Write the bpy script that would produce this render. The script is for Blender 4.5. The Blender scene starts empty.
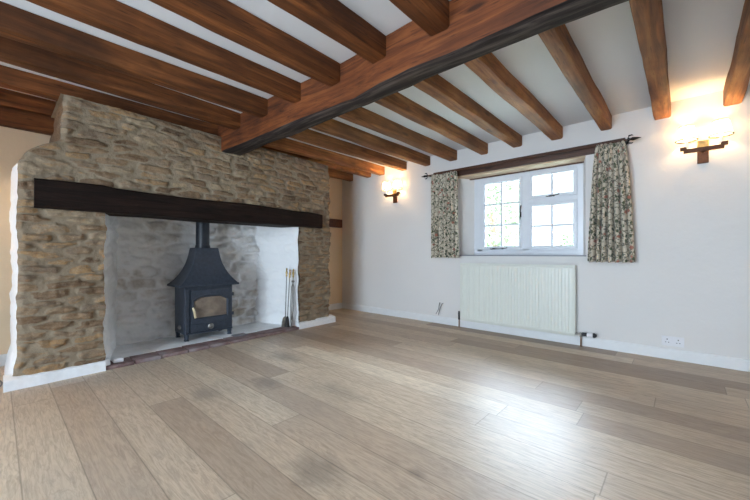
import bpy, bmesh, math, random
import numpy as np
from mathutils import Vector, Matrix
random.seed(7)
C = bpy.context.scene.collection
PI = math.pi
D = 4.08        # plane of the window wall
H = 2.32        # ceiling
WL = -4.45      # left wall beyond the chimney breast

# ------------------------------------------------------------------ noise
def _h(ix, iy, seed):
    n = (ix.astype(np.int64)*374761393 + iy.astype(np.int64)*668265263 + seed*1442695041) & 0xffffffff
    n = ((n ^ (n >> 13))*1274126177) & 0xffffffff
    return ((n ^ (n >> 16)) & 0xffff)/65535.0
def vn(x, y, seed=0):
    x = np.asarray(x, float); y = np.asarray(y, float)
    x, y = np.broadcast_arrays(x, y)
    ix = np.floor(x); iy = np.floor(y); fx = x-ix; fy = y-iy
    fx = fx*fx*(3-2*fx); fy = fy*fy*(3-2*fy)
    a = _h(ix, iy, seed); b = _h(ix+1, iy, seed); c = _h(ix, iy+1, seed); d = _h(ix+1, iy+1, seed)
    return (a*(1-fx)+b*fx)*(1-fy)+(c*(1-fx)+d*fx)*fy-0.5
def fbm(x, y, seed=0, o=3):
    s = 0
    for k in range(o): s = s+vn(np.asarray(x)*2**k, np.asarray(y)*2**k, seed+k*17)/2**k
    return s

# ------------------------------------------------------------------ materials
class NT:
    def __init__(s, name):
        s.m = bpy.data.materials.new(name); s.m.use_nodes = True
        s.t = s.m.node_tree; s.t.nodes.clear()
        s.out = s.n('ShaderNodeOutputMaterial')
    def n(s, typ, **kw):
        nd = s.t.nodes.new(typ)
        for k, v in kw.items(): setattr(nd, k, v)
        return nd
    def l(s, a, b): s.t.links.new(a, b)
    def set(s, sock, v):
        if isinstance(v, bpy.types.NodeSocket): s.l(v, sock)
        else:
            if isinstance(v, (tuple, list)) and len(v) == 3 and sock.type == 'RGBA': v = (*v, 1)
            sock.default_value = v
    def coord(s, which='Object', scale=(1,1,1), loc=(0,0,0)):
        tc = s.n('ShaderNodeTexCoord'); mp = s.n('ShaderNodeMapping')
        s.l(tc.outputs[which], mp.inputs[0]); mp.inputs['Scale'].default_value = scale; mp.inputs['Location'].default_value = loc
        return mp.outputs[0]
    def noise(s, vec, scale=5, detail=4, rough=.55, dist=0):
        nd = s.n('ShaderNodeTexNoise'); s.l(vec, nd.inputs['Vector'])
        nd.inputs['Scale'].default_value = scale; nd.inputs['Detail'].default_value = detail
        nd.inputs['Roughness'].default_value = rough; nd.inputs['Distortion'].default_value = dist
        return nd.outputs['Fac']
    def math(s, op, a, b=0, c=None):
        nd = s.n('ShaderNodeMath', operation=op); s.set(nd.inputs[0], a); s.set(nd.inputs[1], b)
        if c is not None: s.set(nd.inputs[2], c)
        return nd.outputs[0]
    def mix(s, f, a, b, mode='MIX'):
        nd = s.n('ShaderNodeMix', data_type='RGBA', blend_type=mode)
        s.set(nd.inputs[0], f); s.set(nd.inputs[6], a); s.set(nd.inputs[7], b)
        return nd.outputs[2]
    def ramp(s, f, stops, interp='LINEAR'):
        nd = s.n('ShaderNodeValToRGB'); cr = nd.color_ramp; cr.interpolation = interp
        s.l(f, nd.inputs[0])
        while len(cr.elements) < len(stops): cr.elements.new(.5)
        for e, (p, c) in zip(cr.elements, stops):
            e.position = p; e.color = (*c, 1) if not isinstance(c, (int, float)) else (c, c, c, 1)
        return nd.outputs[0]
    def attr(s, name):
        return s.n('ShaderNodeAttribute', attribute_name=name).outputs['Fac']
    def bump(s, h, strength=.3, dist=.01):
        nd = s.n('ShaderNodeBump'); s.l(h, nd.inputs['Height'])
        nd.inputs['Strength'].default_value = strength; nd.inputs['Distance'].default_value = dist
        return nd.outputs[0]
    def bsdf(s, color, rough=.6, metal=0, normal=None, spec=.5, **kw):
        b = s.n('ShaderNodeBsdfPrincipled')
        s.set(b.inputs['Base Color'], color); s.set(b.inputs['Roughness'], rough)
        s.set(b.inputs['Metallic'], metal); s.set(b.inputs['Specular IOR Level'], spec)
        if normal is not None: s.l(normal, b.inputs['Normal'])
        for k, v in kw.items(): s.set(b.inputs[k.replace('_', ' ')], v)
        s.l(b.outputs[0], s.out.inputs[0]); return b

def plain(name, col, rough=.5, metal=0, var=.08, scale=12, bump=.1, bd=.003, spec=.5):
    t = NT(name); v = t.coord(); n = t.noise(v, scale, 4)
    a = tuple(max(0, c*(1-var)) for c in col); b = tuple(min(1, c*(1+var)) for c in col)
    t.bsdf(t.ramp(n, [(.3, a), (.7, b)]), rough, metal, t.bump(n, bump, bd), spec)
    return t.m

def wood(name, axis, c_dark, c_mid, c_light, rough=.55, grain=1.0, dark_patch=.35, spec=.4):
    t = NT(name)
    sc = [14, 14, 14]; sc[axis] = .9
    info = t.n('ShaderNodeObjectInfo')
    tc = t.n('ShaderNodeTexCoord'); add = t.n('ShaderNodeVectorMath', operation='ADD')
    comb = t.n('ShaderNodeCombineXYZ')
    r = t.math('MULTIPLY', info.outputs['Random'], 13.0)
    for k in range(3): t.l(r, comb.inputs[k])
    t.l(tc.outputs['Object'], add.inputs[0]); t.l(comb.outputs[0], add.inputs[1])
    mp = t.n('ShaderNodeMapping'); t.l(add.outputs[0], mp.inputs[0]); mp.inputs['Scale'].default_value = sc
    g = t.noise(mp.outputs[0], 1.6*grain, 6, .62, .8)
    big = t.noise(add.outputs[0], 2.2, 3, .6)
    fine = t.noise(mp.outputs[0], 7*grain, 3, .6)
    col = t.ramp(g, [(.28, c_dark), (.5, c_mid), (.72, c_light)])
    col = t.mix(t.math('MULTIPLY', t.ramp(big, [(.42, 0.), (.68, 1.)]), dark_patch), col, c_dark)
    bright = t.math('ADD', .8, t.math('MULTIPLY', info.outputs['Random'], .4))
    hs = t.n('ShaderNodeHueSaturation'); t.l(bright, hs.inputs['Value']); t.l(col, hs.inputs['Color'])
    kn = t.n('ShaderNodeTexVoronoi'); mk = t.n('ShaderNodeMapping'); t.l(add.outputs[0], mk.inputs[0]); ks = [7, 7, 7]; ks[axis] = 1.9; mk.inputs['Scale'].default_value = ks; t.l(mk.outputs[0], kn.inputs['Vector']); kn.inputs['Scale'].default_value = 1
    kf = t.ramp(kn.outputs['Distance'], [(.07, .8), (.16, 0.)])
    hs2 = t.mix(kf, hs.outputs[0], tuple(x*.6 for x in c_dark))
    crk = t.ramp(fine, [(.30, .75), (.40, 0.)]); hs2 = t.mix(crk, hs2, tuple(x*.7 for x in c_dark))
    h = t.math('ADD', g, t.math('MULTIPLY', fine, .4))
    t.bsdf(hs2, rough, 0, t.bump(h, .7, .008), spec)
    return t.m

M = {}
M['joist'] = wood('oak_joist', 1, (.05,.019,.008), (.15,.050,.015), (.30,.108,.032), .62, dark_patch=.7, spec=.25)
M['joist_lit'] = wood('lit_oak_joist', 1, (.10,.038,.015), (.29,.115,.037), (.48,.23,.085), .62, dark_patch=.65, spec=.25)  # paler copy of the joist wood; far bay's extra light put into its colour
M['beam'] = wood('oak_main_beam', 0, (.03,.011,.006), (.155,.043,.012), (.28,.088,.024), .68, dark_patch=.5, spec=.25)
M['lintel'] = wood('black_oak', 1, (.006,.004,.003), (.016,.008,.006), (.035,.018,.012), .75, spec=.2)
M['beam_under'] = wood('dark_underside', 0, (.014,.010,.009), (.045,.034,.03), (.17,.13,.11), .85, spec=.2)  # darker greyish tones for the downward faces of the main beam
M['pelmet'] = wood('stained_board', 0, (.03,.011,.006), (.085,.03,.014), (.14,.055,.025), .5)
M['soffit'] = wood('pale_board', 0, (.35,.24,.15), (.50,.37,.26), (.6,.47,.34), .6, dark_patch=.1)

def wall_mat(name, col, bump=.35, scale=3.5):
    t = NT(name); v = t.coord()
    n = t.noise(v, scale, 5, .5); n2 = t.noise(v, 40, 3, .6); n3 = t.noise(v, 1.1, 2, .5)
    c = t.ramp(n3, [(.3, tuple(x*.95 for x in col)), (.7, col)])
    h = t.math('ADD', n, t.math('MULTIPLY', n2, .08))
    t.bsdf(c, .9, 0, t.bump(h, bump, .03), .2)
    return t.m
M['wall'] = wall_mat('painted_plaster', (.80,.785,.77))
M['cream'] = wall_mat('cream_plaster', (.80,.64,.45))
M['ceiling'] = wall_mat('ceiling_paint', (.74,.75,.77), .15)
M['gloss'] = plain('white_gloss_paint', (.82,.83,.84), .35, var=.02, bump=.05)
M['upvc'] = plain('white_window_paint', (.80,.83,.88), .3, var=.015, bump=.03)
M['plinth'] = plain('white_masonry_paint', (.84,.85,.87), .7, var=.04, scale=30, bump=.5, bd=.006)
M['radiator'] = plain('radiator_enamel', (.78,.80,.74), .35, var=.015, bump=.02)
M['grille'] = plain('radiator_grille_gap', (.25,.26,.25), .6, var=.05)
M['stove'] = plain('stove_paint', (.042,.054,.076), .42, .1, var=.2, scale=30, bump=.15, bd=.002)
M['flue'] = plain('flue_paint', (.022,.027,.036), .45, .1, var=.2, scale=20)
M['brass'] = plain('aged_brass', (.50,.36,.15), .35, .9, var=.2, scale=40)
M['steel'] = plain('dull_steel', (.30,.29,.27), .35, .9, var=.15, scale=40)
M['iron'] = plain('black_iron', (.02,.018,.017), .5, .5, var=.2, scale=40)
M['bronze'] = plain('bronze_brown', (.10,.038,.014), .45, .35, var=.25, scale=30)
M['plastic'] = plain('white_plastic', (.80,.80,.83), .3, var=.01, bump=0)
M['dark'] = plain('dark_plastic', (.03,.03,.035), .5, var=.1)
M['copper'] = plain('copper_pipe', (.34,.22,.16), .4, .8, var=.15)
M['cable'] = plain('grey_cable', (.10,.09,.10), .5, var=.1)
M['pale_handle'] = plain('pale_brass_handle', (.72,.60,.38), .35, .4, var=.1)
M['slate'] = plain('slate_slab', (.17,.17,.20), .6, var=.2, scale=20, bump=.3)
M['hearth'] = plain('whitewashed_slab', (.84,.85,.86), .75, var=.08, scale=9, bump=.5, bd=.01)
M['grass'] = plain('lawn', (.22,.24,.18), .9, var=.3, scale=5)
M['leaf'] = plain('leaf_green', (.10,.135,.065), .7, var=.5, scale=3)
M['bark'] = plain('bark', (.12,.08,.05), .9, var=.3)
M['soot'] = plain('sooty_plaster', (.12,.11,.105), .9, var=.3, scale=6)
M['render_wall'] = plain('rendered_garden_wall', (.5,.5,.48), .9, var=.1)

def stone_mat():
    t = NT('rubble_stone'); v = t.coord()
    tone = t.attr('tone'); mort = t.attr('mortar')
    n = t.noise(v, 16, 6, .65); n2 = t.noise(v, 3, 3, .5); nf = t.noise(v, 75, 4, .7)
    vs = t.coord(scale=(1, 1, 4)); st = t.noise(vs, 12, 5, .6)
    f = t.math('ADD', t.math('MULTIPLY', tone, .62), t.math('MULTIPLY', st, .4))
    c = t.ramp(f, [(.15, (.11,.065,.038)), (.28, (.22,.143,.086)), (.42, (.32,.22,.135)), (.52, (.20,.15,.11)),
                   (.64, (.38,.235,.115)), (.74, (.30,.23,.16)), (.88, (.45,.34,.21))])
    c = t.mix(t.ramp(n, [(.45, 0.), (.75, .55)]), c, (.12,.085,.06))
    c = t.mix(t.ramp(nf, [(.5, 0.), (.8, .4)]), c, (.48,.42,.33))
    mc = t.ramp(n2, [(.3, (.22,.165,.11)), (.7, (.34,.275,.195))])
    mc = t.mix(t.ramp(nf, [(.4, 0.), (.7, .4)]), mc, (.21,.18,.14))
    f2 = t.math('ADD', mort, t.math('MULTIPLY', t.math('SUBTRACT', n, .5), .9))
    c = t.mix(t.ramp(f2, [(.35, 0.), (.7, 1.)]), c, mc)
    h = t.math('ADD', n, t.math('MULTIPLY', nf, .5))
    t.bsdf(c, .92, 0, t.bump(h, .7, .012), .2)
    return t.m
M['stone'] = stone_mat()
def lime_mat(name, cover, base):
    t = NT(name); v = t.coord()
    n = t.noise(v, 7, 6, .65); n2 = t.noise(v, 1.7, 3, .5); nf = t.noise(v, 60, 4, .7)
    mort = t.attr('mortar')
    b = t.ramp(n, [(.3, tuple(x*.7 for x in base)), (.7, base)])
    f = t.math('ADD', t.math('ADD', t.math('MULTIPLY', n2, .7), t.math('MULTIPLY', n, .5)), t.math('MULTIPLY', mort, .12))
    c = t.mix(t.ramp(f, [(cover, 0.), (cover+.22, 1.)]), b, (.88,.88,.88))
    h = t.math('ADD', n, t.math('MULTIPLY', nf, .25))
    t.bsdf(c, .9, 0, t.bump(h, .6, .015), .2)
    return t.m
M['lime_back'] = lime_mat('worn_limewash', .41, (.60,.53,.45))
M['lime_white'] = lime_mat('fresh_limewash', .05, (.8,.8,.78))

def brick_mat():
    t = NT('kerb_brick'); v = t.coord(); n = t.noise(v, 30, 4, .6); n2 = t.noise(v, 6, 2)
    c = t.ramp(n2, [(.3, (.14,.075,.07)), (.5, (.22,.145,.14)), (.7, (.27,.225,.225))])
    c = t.mix(t.ramp(n, [(.5, 0.), (.8, .5)]), c, (.30,.26,.25))
    t.bsdf(c, .75, 0, t.bump(n, .4, .004), .3); return t.m
M['brick'] = brick_mat()

def floor_mat():
    t = NT('oak_boards'); tc = t.n('ShaderNodeTexCoord'); sp = t.n('ShaderNodeSeparateXYZ'); t.l(tc.outputs['Object'], sp.inputs[0])
    X, Y = sp.outputs[0], sp.outputs[1]
    W = .19; L = 2.1
    yr = t.math('DIVIDE', t.math('ADD', Y, 20.07), W); row = t.math('FLOOR', yr); fy = t.math('FRACT', yr)
    wn = t.n('ShaderNodeTexWhiteNoise', noise_dimensions='1D'); t.l(row, wn.inputs['W'])
    xr = t.math('DIVIDE', t.math('ADD', t.math('ADD', X, 20), t.math('MULTIPLY', wn.outputs[0], 9.0)), L)
    colm = t.math('FLOOR', xr); fx = t.math('FRACT', xr)
    cb = t.n('ShaderNodeCombineXYZ'); t.l(row, cb.inputs[0]); t.l(colm, cb.inputs[1])
    wb = t.n('ShaderNodeTexWhiteNoise', noise_dimensions='2D'); t.l(cb.outputs[0], wb.inputs['Vector'])
    rnd = wb.outputs['Value']
    # grain coordinates shifted per board
    cg = t.n('ShaderNodeCombineXYZ')
    t.l(t.math('ADD', t.math('MULTIPLY', X, 1.0), t.math('MULTIPLY', rnd, 37)), cg.inputs[0])
    t.l(t.math('ADD', t.math('MULTIPLY', Y, 9.0), t.math('MULTIPLY', rnd, 91)), cg.inputs[1])
    g = t.noise(cg.outputs[0], 1.5, 5, .6, 1.4); g2 = t.noise(cg.outputs[0], 8, 5, .65, .6)
    # cathedral figure: rings of a slowly varying field
    ring = t.math('SINE', t.math('MULTIPLY', g, 46))
    base = t.ramp(rnd, [(0., (.37,.275,.20)), (.25, (.50,.385,.285)), (.7, (.60,.485,.36)), (1., (.70,.59,.45))])
    c = t.mix(t.math('MULTIPLY', t.ramp(ring, [(.2, 0.), (.95, 1.)]), .22), base, (.16,.105,.07))
    c = t.mix(t.ramp(g2, [(.42, 0.), (.75, .55)]), c, (.20,.14,.095))
    c = t.mix(t.ramp(g, [(.5, 0.), (.72, .35)]), c, (.46,.36,.26))
    # worn grey patches
    big = t.noise(tc.outputs['Object'], 1.3, 3, .5)
    c = t.mix(t.ramp(big, [(.5, 0.), (.72, .35)]), c, (.30,.26,.225))
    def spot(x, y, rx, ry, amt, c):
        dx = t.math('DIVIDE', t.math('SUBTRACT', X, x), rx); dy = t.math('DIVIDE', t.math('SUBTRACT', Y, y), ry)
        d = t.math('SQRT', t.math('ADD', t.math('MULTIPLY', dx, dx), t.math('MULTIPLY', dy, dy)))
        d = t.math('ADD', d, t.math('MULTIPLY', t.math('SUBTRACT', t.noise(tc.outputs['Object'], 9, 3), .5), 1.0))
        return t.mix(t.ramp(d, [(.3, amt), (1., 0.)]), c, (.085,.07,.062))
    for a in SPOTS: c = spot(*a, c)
    sy = t.math('MINIMUM', fy, t.math('SUBTRACT', 1, fy)); sx = t.math('MINIMUM', fx, t.math('SUBTRACT', 1, fx))
    sy = t.math('MULTIPLY', sy, W); sx = t.math('MULTIPLY', sx, L)
    s = t.math('MINIMUM', sy, sx)
    seam = t.ramp(s, [(.0, 1.), (.0016, 0.)])
    c = t.mix(t.math('MULTIPLY', seam, .55), c, (.07,.05,.035))
    rough = t.math('ADD', .37, t.math('MULTIPLY', t.noise(cg.outputs[0], 3, 3), .12))
    hh = t.math('SUBTRACT', t.math('MULTIPLY', g2, .35), t.math('MULTIPLY', seam, .15))
    t.bsdf(c, rough, 0, t.bump(hh, .25, .003), .36)
    return t.m
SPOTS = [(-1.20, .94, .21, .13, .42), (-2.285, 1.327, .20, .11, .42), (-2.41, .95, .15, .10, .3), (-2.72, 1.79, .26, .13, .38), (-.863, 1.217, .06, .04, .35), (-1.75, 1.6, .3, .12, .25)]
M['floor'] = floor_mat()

def curtain_mat():
    t = NT('floral_fabric'); v = t.coord('UV')
    warp = t.n('ShaderNodeTexNoise'); t.l(v, warp.inputs['Vector']); warp.inputs['Scale'].default_value = 22
    ad = t.n('ShaderNodeVectorMath', operation='MULTIPLY_ADD'); t.l(warp.outputs['Color'], ad.inputs[0])
    ad.inputs[1].default_value = (.03, .03, 0); t.l(v, ad.inputs[2])
    def vor(scale, feat='F1', sc=(1,1,1)):
        mp = t.n('ShaderNodeMapping'); t.l(ad.outputs[0], mp.inputs[0]); mp.inputs['Scale'].default_value = sc
        nd = t.n('ShaderNodeTexVoronoi', feature=feat); t.l(mp.outputs[0], nd.inputs['Vector']); nd.inputs['Scale'].default_value = scale
        return nd
    base = (.62,.55,.44)
    leaf = vor(25, sc=(1.5, .8, 1)); l2 = vor(31, sc=(.8, 1.5, 1)); fl = vor(15)
    stem = vor(17, 'DISTANCE_TO_EDGE')
    c = t.mix(t.ramp(stem.outputs['Distance'], [(.03, .8), (.06, 0.)]), base, (.10,.085,.05))
    c = t.mix(t.ramp(leaf.outputs['Distance'], [(.30, .95), (.38, 0.)]), c, (.055,.075,.04))
    c = t.mix(t.ramp(l2.outputs['Distance'], [(.22, .9), (.3, 0.)]), c, (.13,.13,.11))
    cc = t.n('ShaderNodeSeparateColor'); t.l(fl.outputs['Color'], cc.inputs[0])
    m = t.math('MULTIPLY', t.ramp(fl.outputs['Distance'], [(.22, 1.), (.30, 0.)]), t.math('GREATER_THAN', cc.outputs[0], .45))
    c = t.mix(m, c, (.36,.15,.11))
    t.bsdf(c, .9, 0, None, .1, Sheen_Weight=.2)
    return t.m
M['curtain'] = curtain_mat()

def glass_mat(name, tint=(1,1,1), fac=.06):
    t = NT(name); tr = t.n('ShaderNodeBsdfTransparent'); tr.inputs[0].default_value = (*tint, 1)
    gl = t.n('ShaderNodeBsdfGlossy'); gl.inputs['Roughness'].default_value = .03
    fr = t.n('ShaderNodeFresnel'); fr.inputs[0].default_value = 1.45
    mx = t.n('ShaderNodeMixShader'); t.l(fr.outputs[0], mx.inputs[0]); t.l(tr.outputs[0], mx.inputs[1]); t.l(gl.outputs[0], mx.inputs[2])
    t.l(mx.outputs[0], t.out.inputs[0]); return t.m
M['glass'] = glass_mat('clear_glass')
def stove_glass():
    t = NT('smoky_glass'); v = t.coord(); n = t.noise(v, 9, 4)
    b = t.bsdf(t.ramp(n, [(.3, (.14,.11,.09)), (.7, (.30,.235,.18))]), .15, 0, None, .6); return t.m
M['stove_glass'] = stove_glass()
def shade_mat():
    t = NT('lamp_shade_fabric')
    d = t.n('ShaderNodeBsdfDiffuse'); d.inputs[0].default_value = (.9,.82,.68,1)
    tr = t.n('ShaderNodeBsdfTranslucent'); tr.inputs[0].default_value = (1,.88,.66,1)
    mx = t.n('ShaderNodeMixShader'); mx.inputs[0].default_value = .6
    t.l(d.outputs[0], mx.inputs[1]); t.l(tr.outputs[0], mx.inputs[2]); t.l(mx.outputs[0], t.out.inputs[0]); return t.m
M['shade'] = shade_mat()
def emit(name, col, s):
    t = NT(name); e = t.n('ShaderNodeEmission'); e.inputs[0].default_value = (*col, 1); e.inputs[1].default_value = s
    t.l(e.outputs[0], t.out.inputs[0]); return t.m
M['bulb'] = emit('glowing_bulb', (1,.72,.38), 9)

# ------------------------------------------------------------------ mesh helpers
class MB:
    def __init__(s): s.v = []; s.f = []
    def add(s, vs, fs):
        o = len(s.v); s.v += [tuple(map(float, v)) for v in vs]; s.f += [tuple(i+o for i in f) for f in fs]; return s
    def box(s, x0, x1, y0, y1, z0, z1):
        return s.add([(x0,y0,z0),(x1,y0,z0),(x1,y1,z0),(x0,y1,z0),(x0,y0,z1),(x1,y0,z1),(x1,y1,z1),(x0,y1,z1)],
                     [(0,3,2,1),(4,5,6,7),(0,1,5,4),(1,2,6,5),(2,3,7,6),(3,0,4,7)])
    def loft(s, rings, cap=True, close=True):
        n = len(rings[0]); vs = [p for r in rings for p in r]; fs = []
        for i in range(len(rings)-1):
            for j in range(n if close else n-1):
                k = (j+1) % n
                fs.append((i*n+j, i*n+k, (i+1)*n+k, (i+1)*n+j))
        if cap: fs += [tuple(range(n))[::-1], tuple((len(rings)-1)*n+j for j in range(n))]
        return s.add(vs, fs)
    def tube(s, pts, r, n=10, cap=True):
        pts = [Vector(p) for p in pts]; rs = r if isinstance(r, (list, tuple)) else [r]*len(pts)
        rings = []; up = None
        for i, p in enumerate(pts):
            d = (pts[min(i+1, len(pts)-1)]-pts[max(i-1, 0)]).normalized()
            if up is None: up = Vector((0,0,1)) if abs(d.z) < .9 else Vector((1,0,0))
            a = d.cross(up)
            if a.length < 1e-4: a = d.cross(Vector((0,1,0)))
            a.normalize(); b = d.cross(a).normalized(); up = b.cross(d) if False else up
            rings.append([p+(a*math.cos(2*PI*k/n)+b*math.sin(2*PI*k/n))*rs[i] for k in range(n)])
        return s.loft(rings, cap)
    def lathe(s, c, prof, n=24, axis=2, cap=True):
        c = Vector(c); rings = []
        for r, h in prof:
            ring = []
            for k in range(n):
                a = 2*PI*k/n; p = [r*math.cos(a), r*math.sin(a), h]
                if axis == 0: p = [p[2], p[0], p[1]]
                if axis == 1: p = [p[1], p[2], p[0]]
                ring.append(c+Vector(p))
            rings.append(ring)
        return s.loft(rings, cap)
    def build(s, name, mat, parent=None, bevel=0, smooth=False, seg=2):
        me = bpy.data.meshes.new(name); me.from_pydata(s.v, [], s.f)
        bm = bmesh.new(); bm.from_mesh(me)
        bmesh.ops.recalc_face_normals(bm, faces=bm.faces)
        if bevel: 
            es = [e for e in bm.edges if len(e.link_faces) == 2 and e.calc_face_angle(0) > .5]
            bmesh.ops.bevel(bm, geom=es, offset=bevel, segments=seg, affect='EDGES', profile=.5, clamp_overlap=True)
        bm.to_mesh(me); bm.free()
        if smooth:
            for p in me.polygons: p.use_smooth = True
        if smooth == 'auto':
            try: me.set_sharp_from_angle(angle=.6)
            except Exception: pass
        o = bpy.data.objects.new(name, me); C.objects.link(o)
        if mat: me.materials.append(mat)
        if parent: o.parent = parent
        return o

def tag(o, label, cat, group=None, kind=None):
    o['label'] = label; o['category'] = cat
    if group: o['group'] = group
    if kind: o['kind'] = kind
    return o
def thing(name, label, cat, group=None):
    return tag_empty(name, label, cat, group)
def tag_empty(name, label=None, cat=None, group=None, kind=None):
    o = bpy.data.objects.new(name, None); C.objects.link(o); o.empty_display_size = .1
    if label: tag(o, label, cat, group)
    if kind: o['kind'] = kind
    return o
def struct(o, kind='structure'): o['kind'] = kind; return o
ORIG = []
def origin(o, p):
    ORIG.append((o, Vector(p)))
def settle():
    for o, p in ORIG:
        done = set()
        def rec(q):
            if q.type == 'MESH' and q.data.name not in done:
                done.add(q.data.name); q.data.transform(Matrix.Translation(-p))
            for ch in q.children: rec(ch)
        rec(o); o.location = p
    ORIG.clear()
def copy_tree(o, parent=None):
    c = o.copy(); C.objects.link(c); c.parent = parent
    for ch in list(o.children): copy_tree(ch, c)
    return c

def timber(axis, a0, a1, c0, c1, z0, z1, ch=.012, seg=.12, jit=.006, seed=0, name='ceiling_joist', mat=None, low=.01, under=None, skew=0, slant=0):
    """waney, hand-cut timber running along axis (0 = X, 1 = Y)"""
    n = max(2, int((a1-a0)/seg)); rings = []
    for i in range(n+1):
        a = a0+(a1-a0)*i/n; ds = slant*(a1-a)/1.65
        def j(k, s=1): return float(vn(a*2.3, k*7.7+seed*3.1, 5))*jit*2*s+float(vn(a*9, k*3.3+seed*1.7, 9))*jit*.6
        b0 = c0+j(1)+ds; b1 = c1+j(2)+ds; w0 = z0+j(3)+float(vn(a*.8, seed*5.5, 3))*low; w1 = z1
        if skew: k_ = max(0., (-2.0-a)/1.6); b0 -= skew*k_; b1 -= skew*k_*.3; w0 -= .02*k_
        ca = ch*(1+1.2*float(vn(a*3, seed+.5, 8))); cb = ch*(1+1.2*float(vn(a*3, seed+4.5, 8)))
        sec = [(b0, w1), (b1, w1), (b1, w0+cb), (b1-cb*.3, w0+cb*.3), (b1-cb, w0), (b0+ca, w0), (b0+ca*.3, w0+ca*.3), (b0, w0+ca)]
        rings.append([((a, s, z) if axis == 0 else (s, a, z)) for s, z in sec])
    m = MB(); m.loft(rings); o = m.build(name, mat, smooth='auto')
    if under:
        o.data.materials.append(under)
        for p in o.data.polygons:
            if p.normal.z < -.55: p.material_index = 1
    return o

# ------------------------------------------------------------------ rubble stone height field
class Rubble:
    """irregular rubble: cells of jittered points under a boxy metric"""
    def __init__(s, seed, cw=.21, ch=.068, amp=.02, rnd=.03, rough=1.0, mort=.012):
        s.seed = seed; s.cw = cw; s.ch = ch; s.amp = amp; s.rnd = rnd; s.rough = rough; s.mort = mort
    def __call__(s, a, b):
        sd = s.seed
        bw = b+vn(a*1.1, b*.5, sd)*.07+vn(a*4, b*5, sd+1)*.020+vn(a*18, b*20, sd+2)*.012
        aw = a+vn(a*3, b*6, sd+3)*.08+vn(a*15, b*17, sd+4)*.022
        # vary the size of the stones from zone to zone
        u = aw/s.cw; v = bw/s.ch
        iu = np.floor(u); iv = np.floor(v)
        F1 = np.full(a.shape, 9.); F2 = np.full(a.shape, 9.); cu = np.zeros(a.shape); cv = np.zeros(a.shape)
        for dv in (-2, -1, 0, 1, 2):
            for du in (-2, -1, 0, 1, 2):
                qu = iu+du; qv = iv+dv
                sh = np.where(np.mod(qv, 2) > 0, .5, 0)
                pu = qu+.5+sh-.25+(_h(qu, qv, sd+50)-.5)*.8; pv = qv+.5+(_h(qu, qv, sd+60)-.5)*.5
                wgt = .85+.32*_h(qu, qv, sd+70)
                d = (np.abs(u-pu)**8+np.abs(v-pv)**8)**(1/8)*wgt
                n1 = d < F1; F2 = np.where(n1, F1, np.minimum(F2, d)); cu = np.where(n1, qu, cu); cv = np.where(n1, qv, cv); F1 = np.where(n1, d, F1)
        ed = (F2-F1)*s.ch*.55+vn(a*40, b*40, sd+8)*.006
        tone = _h(cu, cv, sd+9); lift = _h(cu, cv, sd+31)
        e = np.clip((ed-s.mort*.35)/s.rnd/.6, 0, 1); e = np.sin(e*PI/2)
        tilt = (u-cu-.5)*(_h(cu, cv, sd+80)-.5)*.006+(v-cv-.5)*(_h(cu, cv, sd+81)-.5)*.008
        h = e*(s.amp*(.35+.9*lift)+tilt+fbm(a*13, b*20, sd+5)*.012*s.rough)+fbm(a*40, b*45, sd+6, 2)*.005*s.rough+fbm(a*2.2, b*2.2, sd+12, 2)*.012
        return h, tone, 1-np.clip(e*1.3, 0, 1)

def field(mb, data, A, B, pos, f, off=0):
    """A, B 2-D arrays of surface coordinates; pos(A,B,h) -> x,y,z arrays"""
    h, tone, mo = f(A, B)
    x, y, z = pos(A, B, h)
    n, m = A.shape; o = len(mb.v)
    mb.v += list(zip(x.ravel().tolist(), y.ravel().tolist(), z.ravel().tolist()))
    data[0].extend(tone.ravel().tolist()); data[1].extend(mo.ravel().tolist())
    for i in range(n-1):
        for j in range(m-1):
            q = o+i*m+j; mb.f.append((q, q+1, q+m+1, q+m))
def with_attrs(o, data):
    me = o.data
    for nm, arr in zip(('tone', 'mortar'), data):
        at = me.attributes.new(nm, 'FLOAT', 'POINT')
        vals = arr+[.5 if nm == 'tone' else 1.]*(len(me.vertices)-len(arr))
        at.data.foreach_set('value', vals)

# ================================================================== SETTING
XR = 2.3; YB = -2.7
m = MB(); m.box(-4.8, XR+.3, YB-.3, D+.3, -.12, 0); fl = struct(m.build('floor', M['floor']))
m = MB(); m.box(-4.8, XR+.3, YB-.3, D+.45, H, H+.15); struct(m.build('ceiling', M['ceiling']))
# window wall with splayed recess
wx0, wx1, wz0, wz1 = -2.24, -.745, .935, 1.99       # opening at the wall face
fx0, fx1, fz0, fz1 = -2.078, -.806, .935, 1.945     # at the frame
YF = 4.30; YO = 4.45
def wall_with_hole(name, mat, X0, X1, ya, yb, yc, hole_a, hole_b, Z=H):
    m = MB(); ax0, ax1, az0, az1 = hole_a; bx0, bx1, bz0, bz1 = hole_b
    def ring(y, x0, x1, z0, z1): return [(x0,y,z0),(x1,y,z0),(x1,y,z1),(x0,y,z1)]
    rings = [ring(ya, X0, X1, 0, Z), ring(ya, ax0, ax1, az0, az1), ring(yb, bx0, bx1, bz0, bz1), ring(yc, bx0, bx1, bz0, bz1), ring(yc, X0, X1, 0, Z), ring(ya, X0, X1, 0, Z)]
    m.loft(rings, cap=False); return struct(m.build(name, mat))
wall_with_hole('wall_right', M['wall'], -4.75, XR+.3, D, YF, YO, (wx0, wx1, wz0, wz1), (fx0, fx1, fz0, fz1))
wall_with_hole('wall_back', M['wall'], -4.75, XR+.3, YB, YB-.2, YB-.3, (-2.35, .15, .02, 2.08), (-2.30, .10, .02, 2.08))
m = MB(); m.box(XR, XR+.3, YB, D, 0, H); struct(m.build('wall_side', M['wall']))
m = MB(); m.box(-4.75, -4.30, YB, 1.2, 0, H); m.box(-4.75, WL, 1.2, D, 0, H); struct(m.build('wall_left', M['cream']))

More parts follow.
